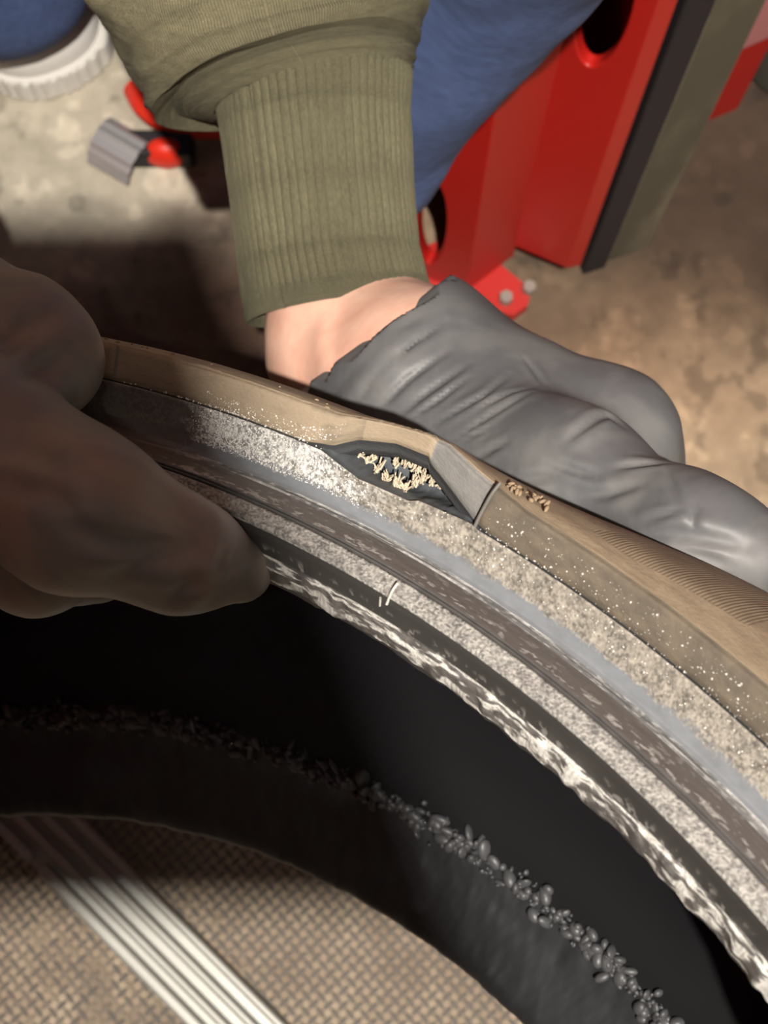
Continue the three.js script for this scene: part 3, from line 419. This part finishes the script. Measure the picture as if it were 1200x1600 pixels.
{
  const bodyBones = [bone(neckB, headC.clone().add(V(0, -0.03, -0.03)), 0.055, 0.055), bone(headC.clone().add(V(0, 0.035, -0.02)), headC.clone().add(V(0, -0.045, 0.02)), 0.085, 0.062), bone(headC.clone().add(V(0, -0.01, 0.085)), headC.clone().add(V(0, -0.035, 0.098)), 0.009, 0.014), bone(headC.clone().add(V(0.085, 0, -0.01)), headC.clone().add(V(0.088, -0.03, -0.01)), 0.012, 0.010), bone(headC.clone().add(V(-0.085, 0, -0.01)), headC.clone().add(V(-0.088, -0.03, -0.01)), 0.012, 0.010), bone(headC.clone().add(V(-0.02, -0.068, 0.07)), headC.clone().add(V(0.02, -0.068, 0.07)), 0.012, 0.012),
    bone(chest, neckB, 0.11, 0.06), bone(shL, shR, 0.05, 0.05), bone(chest, pelvis, 0.12, 0.12), bone(shL, elbowL, 0.05, 0.042), bone(shR, elbowR, 0.05, 0.042), bone(elbowL, at(414, -50, 0.424), 0.038, 0.028), bone(at(414, -50, 0.424), foreA, 0.028, 0.0195), bone(elbowR, foreB, 0.042, 0.031), bone(hipL, kneeL, 0.075, 0.048), bone(hipR, kneeR, 0.075, 0.048), bone(kneeL, shinL, 0.040, 0.020), bone(shinL, ankL, 0.022, 0.025), bone(kneeR, ankR, 0.045, 0.034), bone(hipL, hipR, 0.085, 0.085)];
  const eyes = [V(0.032, 0.012, 0.082), V(-0.032, 0.012, 0.082)].map(e => e.add(headC));
  const fb = bonesField(bodyBones, 0.03), bodyF = p => { let d = fb(p); for (const e of eyes) d = -smin(-d, p.distanceTo(e) - 0.013, 0.012); return d; };
  const bodyGeo = sdfMesh(bodyF, bonesBox(bodyBones, 0.02), 0.0095);
  const armSkin = handA.slice(0, 7).map(b => ({ ...b, ra: b.ra - 0.0008, rb: b.rb - 0.0008 })), fa = bonesField(armSkin, 0.014);
  const armF = p => Math.max(fa(p) + 0.0006 * (noise3(p.x * 130, p.y * 130, p.z * 130) - 0.5) - 0.0012 * Math.exp(-(((p.x + 0.02) / 0.004) ** 2)), (p.clone().sub(cutA.a).dot(cutA.n)) - 0.03);
  const armGeo = sdfMesh(armF, bonesBox(handA.slice(0, 2), 0.02), 0.0024);
  const innerB = handB.map(b => ({ ...b, ra: b.ra - 0.002, rb: b.rb - 0.002 })), innerA = handA.map(b => ({ ...b, ra: b.ra - 0.0025, rb: b.rb - 0.0025 }));
  const hb = sdfMesh(bonesField(innerB, 0.008), bonesBox(innerB, 0.01), 0.0045), ha = sdfMesh(bonesField(innerA, 0.01), bonesBox(innerA, 0.01), 0.0045);
  part('body', mergeGeometries([bodyGeo, armGeo, ha, hb]), skin, person, 'bare wrist between cuff and glove');
  const shirt = [bone(chest, neckB.clone().add(V(0, -0.05, 0)), 0.145, 0.10), bone(shL, shR, 0.075, 0.075), bone(chest, pelvis, 0.15, 0.15), bone(shL, elbowL, 0.075, 0.066), bone(shR, elbowR, 0.075, 0.062), bone(elbowR, wristB.clone().lerp(elbowR, 0.2), 0.06, 0.042)];
  const fs = bonesField(shirt, 0.03); part('sweatshirt', sdfMesh(p => fs(p) + 0.012 * (fbm(p.x * 14, p.y * 14, p.z * 14, 3) - 0.5), bonesBox(shirt, 0.02), 0.009), olive, person, 'olive green sweatshirt');
  const denim = dataTex(512, 512, (u, v) => { const g = fbm2(u * 180, v * 180, 1, 3), m = fbm2(u * 10, v * 10, 6, 3); const k = 0.6 + 0.5 * g + 0.3 * m; return [0.075 * k, 0.118 * k, 0.27 * k]; }); denim.repeat.set(2, 2);
  const jeansB = [bone(hipL, kneeL, 0.082, 0.051), bone(hipR, kneeR, 0.092, 0.066), bone(kneeL, shinL, 0.056, 0.034), bone(shinL, ankL, 0.036, 0.040), bone(kneeR, ankR, 0.064, 0.074), bone(hipL, hipR, 0.11, 0.11)];
  const fj = bonesField(jeansB, 0.03); part('jeans', sdfMesh(p => fj(p) + 0.010 * (fbm(p.x * 13 + 4, p.y * 13, p.z * 13, 3) - 0.5), bonesBox(jeansB, 0.02), 0.007), std(1, 1, 1, 0.9, { map: denim }), person, 'blue denim jeans');
  const shoe = (toe, heel, name, label) => { const up = [bone(heel.clone().add(V(0, 0.05, 0)), toe.clone().add(V(0, 0.034, 0)), 0.036, 0.032), bone(toe.clone().add(V(-0.022, 0.03, -0.01)), toe.clone().add(V(0.022, 0.03, -0.01)), 0.03, 0.03), bone(heel.clone().add(V(0, 0.05, 0)), heel.clone().add(V(0, 0.1, -0.005)), 0.036, 0.036)]; const fu = bonesField(up, 0.02); const up2 = part('shoe', sdfMesh(p => Math.max(fu(p), 0.018 - p.y), bonesBox(up, 0.01), 0.005), std(0.78, 0.77, 0.74, 0.6), person, label);
    const so = [bone(heel.clone().setY(0.012), toe.clone().setY(0.012), 0.04, 0.036), bone(toe.clone().add(V(-0.024, 0.012, -0.01)), toe.clone().add(V(0.024, 0.012, -0.01)), 0.034, 0.034)]; const f2 = bonesField(so, 0.02); part('sole', sdfMesh(p => Math.max(f2({ x: p.x, y: 0.012, z: p.z }) + 0.0012 * Math.sin(p.x * 900), Math.abs(p.y - 0.0135) - 0.0125), bonesBox(so, 0.01), 0.004), std(0.72, 0.70, 0.66, 0.7), up2); };
  const toeR = floorAt(58, 92); shoe(toeR.clone().setY(0), V(toeR.x - 0.02, 0, toeR.z - 0.16), 'shoe', 'white sneaker'); shoe(toeL.clone().setY(0), V(toeL.x, 0, toeL.z - 0.15), 'shoe', 'white sneaker');
  const hairB = [bone(headC.clone().add(V(0, 0.05, -0.035)), headC.clone().add(V(0, 0.0, -0.045)), 0.088, 0.075)]; const fh = bonesField(hairB, 0.02); part('hair', sdfMesh(p => fh(p) + 0.004 * (noise3(p.x * 160, p.y * 60, p.z * 160) - 0.5), bonesBox(hairB, 0.01), 0.006), std(0.03, 0.022, 0.016, 0.7), person, 'short dark hair');
}

/* ------------------------------------------------------------------ lift column, posts, small things on the floor */
const redPaint = new THREE.MeshPhysicalMaterial({ roughness: 0.5, clearcoat: 0.25, clearcoatRoughness: 0.35 }); redPaint.color.setRGB(0.45, 0.010, 0.006);
const steelDull = std(0.3, 0.28, 0.25, 0.55, { metalness: 0.5 }), blackPaint = std(0.014, 0.012, 0.015, 0.7);
{
  const col = thing('lift_column', 'red painted steel column of a vehicle lift bolted to the floor', 'lift column');
  const F = (x, y, h = 0.012) => floorAt(x, y, h);
  const E = F(636, 420), A = F(728, 452), B = F(800, 398), D = F(880, 432), D2 = F(899, 428), back1 = F(940, 300);
  const slotY = (() => 0)();
  const hole = (() => { // oval slot in the channel web, found where the sight line meets the web
    const o = camera.position, d = at(945, 12, 1).sub(o), n = V(-(D.z - B.z), 0, D.x - B.x), t = B.clone().sub(o).dot(n) / d.dot(n), p = o.clone().addScaledVector(d, t), len = Math.hypot(p.x - B.x, p.z - B.z); const s = new THREE.Path(); s.absellipse(len, p.y, 0.014, 0.05, 0, Math.PI * 2, false); return s;
  })();
  part('front_flange', wallBetween(A, B, 0.012, 2.5, 0.008), redPaint, col);
  part('web', wallBetween(B, D, 0.03, 2.5, 0.006, [hole]), redPaint, col);
  part('edge_lip', wallBetween(D, D2, 0.03, 2.5, 0.02), redPaint, col);
  part('side_panel', wallBetween(E, A, 0.012, 0.33, 0.008, [(() => { const s = new THREE.Path(), L = Math.hypot(A.x - E.x, A.z - E.z); s.absellipse(L * 0.36, 0.095, L * 0.24, 0.06, 0, Math.PI * 2, false); return s; })()]), redPaint, col);
  part('back_panel', wallBetween(D2, V(D2.x - 0.02, 0, D2.z - 0.2), 0.03, 2.5, 0.008), redPaint, col);
  const Eb = V(E.x - 0.004, 0, E.z - 0.2), Db = V(D2.x - 0.02, 0, D2.z - 0.2);
  part('foot_side', wallBetween(Eb, E, 0.012, 0.33, 0.006), redPaint, col);
  part('foot_lid', prism([[E.x, E.z], [A.x, A.z], [B.x, B.z], [B.x, Eb.z], [Eb.x, Eb.z]], 0.322, 0.33), redPaint, col);
  part('rear_panel', wallBetween(Db, Eb, 0.012, 2.5, 0.006), redPaint, col);
  const plate = [[640, 455], [690, 472], [800, 502], [822, 486], [828, 462], [770, 415], [700, 380], [650, 400]].map(([x, y]) => { const p = floorAt(x, y); return [p.x, p.z]; });
  part('base_plate', prism(plate, 0, 0.011), redPaint, col, 'scuffed red base plate');
  for (const [x, y] of [[826, 452], [705, 405], [790, 468]]) { const p = F(x, y, 0.011), g = new THREE.CylinderGeometry(0.0048, 0.0055, 0.006, 6); g.translate(p.x, 0.0145, p.z); part('bolt', g, steelDull, col, 'grey bolt head'); }
  const st = thing('rubber_strip', 'tall black edge guard standing beside the red lift column', 'edge guard'); const a = F(912, 426, 0), b = F(943, 416, 0);
  part('guard_board', wallBetween(a, b, 0, 2.4, 0.03), blackPaint, st);
  const post = thing('grey_post', 'dirty grey-brown upright post behind the black edge guard', 'post'); const c = F(950, 405, 0), d = F(1010, 385, 0);
  const postTex = dataTex(256, 256, (u, v) => { const m = fbm2(u * 26, v * 12, 2, 5); return mix3([0.085, 0.075, 0.05], [0.17, 0.145, 0.10], sstep(0.35, 0.65, m)); });
  part('post_body', wallBetween(c, d, 0, 2.4, 0.05), std(1, 1, 1, 0.9, { map: postTex }), post);
  const arm = thing('red_upright', 'second red steel upright partly hidden behind the grey post', 'lift part'); const e = F(1098, 190, 0), f = F(1150, 168, 0);
  part('leg_panel', wallBetween(e, f, 0, 2.2, 0.03), redPaint, arm);
  const tape = std(0.50, 0.20, 0.20, 0.6); part('pale_band', wallBetween(V(e.x + 0.001, 0, e.z + 0.003), V(f.x, 0, f.z + 0.003), 0.1, 0.21, 0.003), tape, arm, 'faded pinkish band');
  const drum = thing('grey_drum', 'dark grey drum standing past the red upright', 'drum'); const dc = F(1250, 80, 0); const dg = new THREE.LatheGeometry([[0, 0], [0.075, 0], [0.079, 0.004], [0.08, 0.03], [0.078, 0.1], [0.081, 0.105], [0.081, 0.115], [0.078, 0.12], [0.078, 0.22], [0.082, 0.225], [0.08, 0.24], [0, 0.24]].map(q => new THREE.Vector2(...q)), 40); dg.scale(0.58, 1, 0.58); dg.translate(dc.x, 0, dc.z); part('drum_body', dg, std(0.085, 0.082, 0.068, 0.7), drum);
}
{ // small red jack foot with a knurled steel pad
  const j = thing('jack_foot', 'small bright red jack foot with a ridged silver steel pad on the concrete', 'jack');
  const red = std(0.75, 0.03, 0.012, 0.45), c = floorAt(200, 258), ex = floorAt(260, 262).sub(c).normalize();
  j.position.copy(c);
  const k = 0.00042 * 1.0; // metres per picture pixel at the floor there
  const pad = []; for (let i = 0; i < 18; i++) { const a = lerp(-0.5, 1.35, i / 17); const g = boxGeo(-0.016, 0.016, -0.0006, 0.0012, -0.0012, 0.0012); g.rotateX(-a); g.translate(0, 0.012 + 0.02 * Math.cos(a) - 0.008, 0.004 + 0.02 * Math.sin(a) - 0.008); pad.push(g); }
  const shell = new THREE.CylinderGeometry(0.02, 0.02, 0.034, 24, 1, false, -0.5, 2.0); shell.rotateZ(Math.PI / 2);
  const padGeo = gridGeo(40, 30, (i, q) => { const u = i / 39, v = q / 29, a = lerp(-0.7, 1.5, v); const rr = 0.021 + 0.0007 * Math.sin(v * 150) ; return { p: V(lerp(-0.022, 0.014, u) , 0.006 + rr * Math.cos(a), rr * Math.sin(a) - 0.004), uv: [u, v] }; });
  padGeo.rotateY(-0.55); const pm = part('steel_pad', padGeo, std(0.55, 0.54, 0.55, 0.4, { metalness: 0.6, side: THREE.DoubleSide }), j, 'ridged silver pad');
  const lower = new THREE.SphereGeometry(0.013, 20, 14); lower.scale(1.25, 1.1, 0.75); lower.translate(0.030, 0.014, -0.002); part('red_knob', lower, red, j);
  const arm = new THREE.TubeGeometry(new THREE.CatmullRomCurve3([V(0.006, 0.016, -0.052), V(0.016, 0.022, -0.034), V(0.036, 0.02, -0.022), V(0.075, 0.02, -0.02)]), 24, 0.009, 12); part('red_arm', arm, red, j);
  part('shaft', boxGeo(0.0, 0.05, 0.002, 0.024, -0.016, 0.004, 0.003), blackPaint, j, 'black axle block');
}
// tread plate with raised bars, aluminium ribbed strip
{
  const pl = thing('tread_plate', 'tan-dusted steel tread plate with small raised bars lying on the floor', 'floor plate');
  const x0 = -0.55, x1 = 0.16, z0 = -0.09, z1 = 0.42, T = 0.004;
  const tex = dataTex(1024, 768, (u, v) => { const x = lerp(x0, x1, u), z = lerp(z0, z1, v), m = fbm2(x * 30, z * 30, 2, 4), g = fbm2(x * 260, z * 260, 5, 3), d = fbm2(x * 14 + 5, z * 14, 8, 3); let c = mix3([0.21, 0.155, 0.11], [0.42, 0.345, 0.255], clamp(0.5 + 1.3 * (m - 0.5) + 0.7 * (g - 0.5))); c = mix3(c, [0.17, 0.13, 0.10], sstep(0.58, 0.66, d) * 0.6); return c; });
  const g = boxGeo(x0, x1, 0, T, z0, z1); { const P = g.attributes.position, U = g.attributes.uv; for (let i = 0; i < P.count; i++) U.setXY(i, (P.getX(i) - x0) / (x1 - x0), (P.getZ(i) - z0) / (z1 - z0)); }
  part('plate_sheet', g, std(1, 1, 1, 0.8, { map: tex }), pl);
  const bar = (() => { const s = new THREE.Shape(); s.moveTo(-0.0042, 0); s.quadraticCurveTo(0, 0.0026, 0.0042, 0); s.quadraticCurveTo(0, -0.0026, -0.0042, 0); const b = new THREE.ExtrudeGeometry(s, { depth: 0.0006, bevelEnabled: true, bevelSize: 0.0004, bevelThickness: 0.0004, bevelSegments: 1, curveSegments: 4 }); b.rotateX(-Math.PI / 2); return b; })();
  const mats = [std(0.10, 0.085, 0.07, 0.6), std(0.14, 0.115, 0.09, 0.6), std(0.085, 0.075, 0.065, 0.6), std(0.20, 0.16, 0.115, 0.65)];
  const rnd = mulberry(5), P = 0.0066, rot = 0.84, list = [];
  for (let i = -85; i < 85; i++) for (let k = -85; k < 85; k++) { const x = -0.2 + (i * Math.cos(rot) - k * Math.sin(rot)) * P, z = 0.15 + (i * Math.sin(rot) + k * Math.cos(rot)) * P; if (x < x0 + 0.005 || x > x1 - 0.005 || z < z0 + 0.005 || z > z1 - 0.005) continue; const q = V(x, T, z).project(camera), px = 600 + 600 * q.x, py = 800 - 800 * q.y; const seen = px > -10 && px < 790 && py > 1290 && py < 1610 && py > 1310 + Math.max(0, (px - 330) * 0.62) ; list.push({ x, z, a: -rot + ((i + k) & 1 ? Math.PI / 2 : 0), seen, d: Math.hypot(px - 200, py - 1530) }); }
  list.sort((a, b) => (b.seen - a.seen) || a.d - b.d); const rest = [];
  list.forEach((b, n) => { if (n < 300) { const m = part('raised_bar', bar, mats[Math.floor(rnd() * 4)], pl); m.position.set(b.x, T, b.z); m.rotation.y = b.a; } else { const q = bar.clone(); q.rotateY(b.a); q.translate(b.x, T, b.z); rest.push(q); } });
  part('raised_bars', mergeGeometries(rest), mats[0], pl).userData.kind = 'stuff';
  const st = thing('aluminium_strip', 'ribbed silver aluminium strip lying diagonally on the tread plate', 'metal strip');
  const a = floorAt(38, 1262, T + 0.0012), b = floorAt(395, 1622, T + 0.0012), L = a.distanceTo(b) + 0.25; st.position.copy(a); st.rotation.y = -Math.atan2(b.z - a.z, b.x - a.x);
  const alu = std(0.36, 0.36, 0.335, 0.45, { metalness: 0.3 }), w = 0.043;
  part('strip_base', boxGeo(-0.12, L, 0.0006, 0.0022, -w / 2, w / 2, 0.0008), alu, st);
  const ribX = [-0.0185, -0.0066, 0.0053];
  for (const z of ribX) part('rib', new RoundedBoxGeometry(L + 0.118, 0.0085, 0.0058, 3, 0.0026).translate((L - 0.12) / 2, 0.0052, z), alu, st);
  const gap = 0.028; part('rib', new RoundedBoxGeometry(gap + 0.115, 0.0085, 0.0062, 3, 0.0028).translate((gap - 0.115) / 2, 0.0052, 0.0175), alu, st); part('rib', new RoundedBoxGeometry(L - gap - 0.008, 0.0085, 0.0085, 3, 0.0028).translate((L + gap + 0.008) / 2, 0.0052, 0.0175), alu, st);
}

/* ------------------------------------------------------------------ outside the frame: work lamp, added fill lights, and an added arm shading the tyre left */
{
  const l = thing('work_lamp', 'hanging work lamp with open metal shade', 'lamp'); l.position.copy(LAMP);
  const bulb = new THREE.MeshStandardMaterial({ emissive: 0xfff0dc, emissiveIntensity: 6, color: 0xffffff });
  part('bulb', new THREE.SphereGeometry(0.012, 16, 12).translate(0, 0.013, 0), bulb, l);
  part('shade', new THREE.LatheGeometry([[0.02, 0.09], [0.03, 0.085], [0.06, 0.06], [0.1, 0.03], [0.102, 0.031], [0.062, 0.064], [0.03, 0.09], [0.02, 0.094]].map(q => new THREE.Vector2(...q)), 40), std(0.5, 0.5, 0.48, 0.4, { side: THREE.DoubleSide }), l);
  part('cord', new THREE.CylinderGeometry(0.004, 0.004, 2.8 - LAMP.y - 0.09, 8).translate(0, 0.09 + (2.8 - LAMP.y - 0.09) / 2, 0), blackPaint, l);
  ceilingFills.forEach(([x, z, w, h]) => { const c = thing('ceiling_fill', x < 0 ? 'long unseen ceiling light added as fill above the crouching person' : 'long unseen ceiling light added as fill right of the crouching person', 'ceiling light'); c.position.set(x, 2.72, z); part('housing', boxGeo(-w / 2 - 0.02, w / 2 + 0.02, 0.012, 0.08, -h / 2 - 0.02, h / 2 + 0.02), std(0.7, 0.7, 0.68, 0.5), c); part('diffuser', boxGeo(-w / 2, w / 2, 0, 0.012, -h / 2, h / 2), new THREE.MeshStandardMaterial({ color: 0xffffff, emissive: 0xfff3e4, emissiveIntensity: 2 }), c); });
  const la = thing('added_shade_lift', 'unseen red lift added so its raised arm shades the left of the tyre', 'vehicle lift');  // invented lift, placed only to block lamp light from the tyre left
  const tip = new THREE.Shape([[-1.3, -0.174], [0.0318, -0.174], [0.084, -0.305], [-1.3, -0.305]].map(q => new THREE.Vector2(...q))); const g = new THREE.ExtrudeGeometry(tip, { depth: 0.06, bevelEnabled: false }); g.rotateX(-Math.PI / 2); g.translate(0, 1.35, 0); part('added_shade_beam', g, redPaint, la);
  part('added_arm_column', boxGeo(-1.55, -1.3, 0, 2.5, 0.07, 0.39, 0.01), redPaint, la); part('added_column_foot', boxGeo(-1.65, -1.2, 0, 0.02, -0.1, 0.42), redPaint, la);
}
scene.traverse(o => { if (o.isMesh) { o.castShadow = true; o.receiveShadow = true; } });
renderer.render(scene, camera);
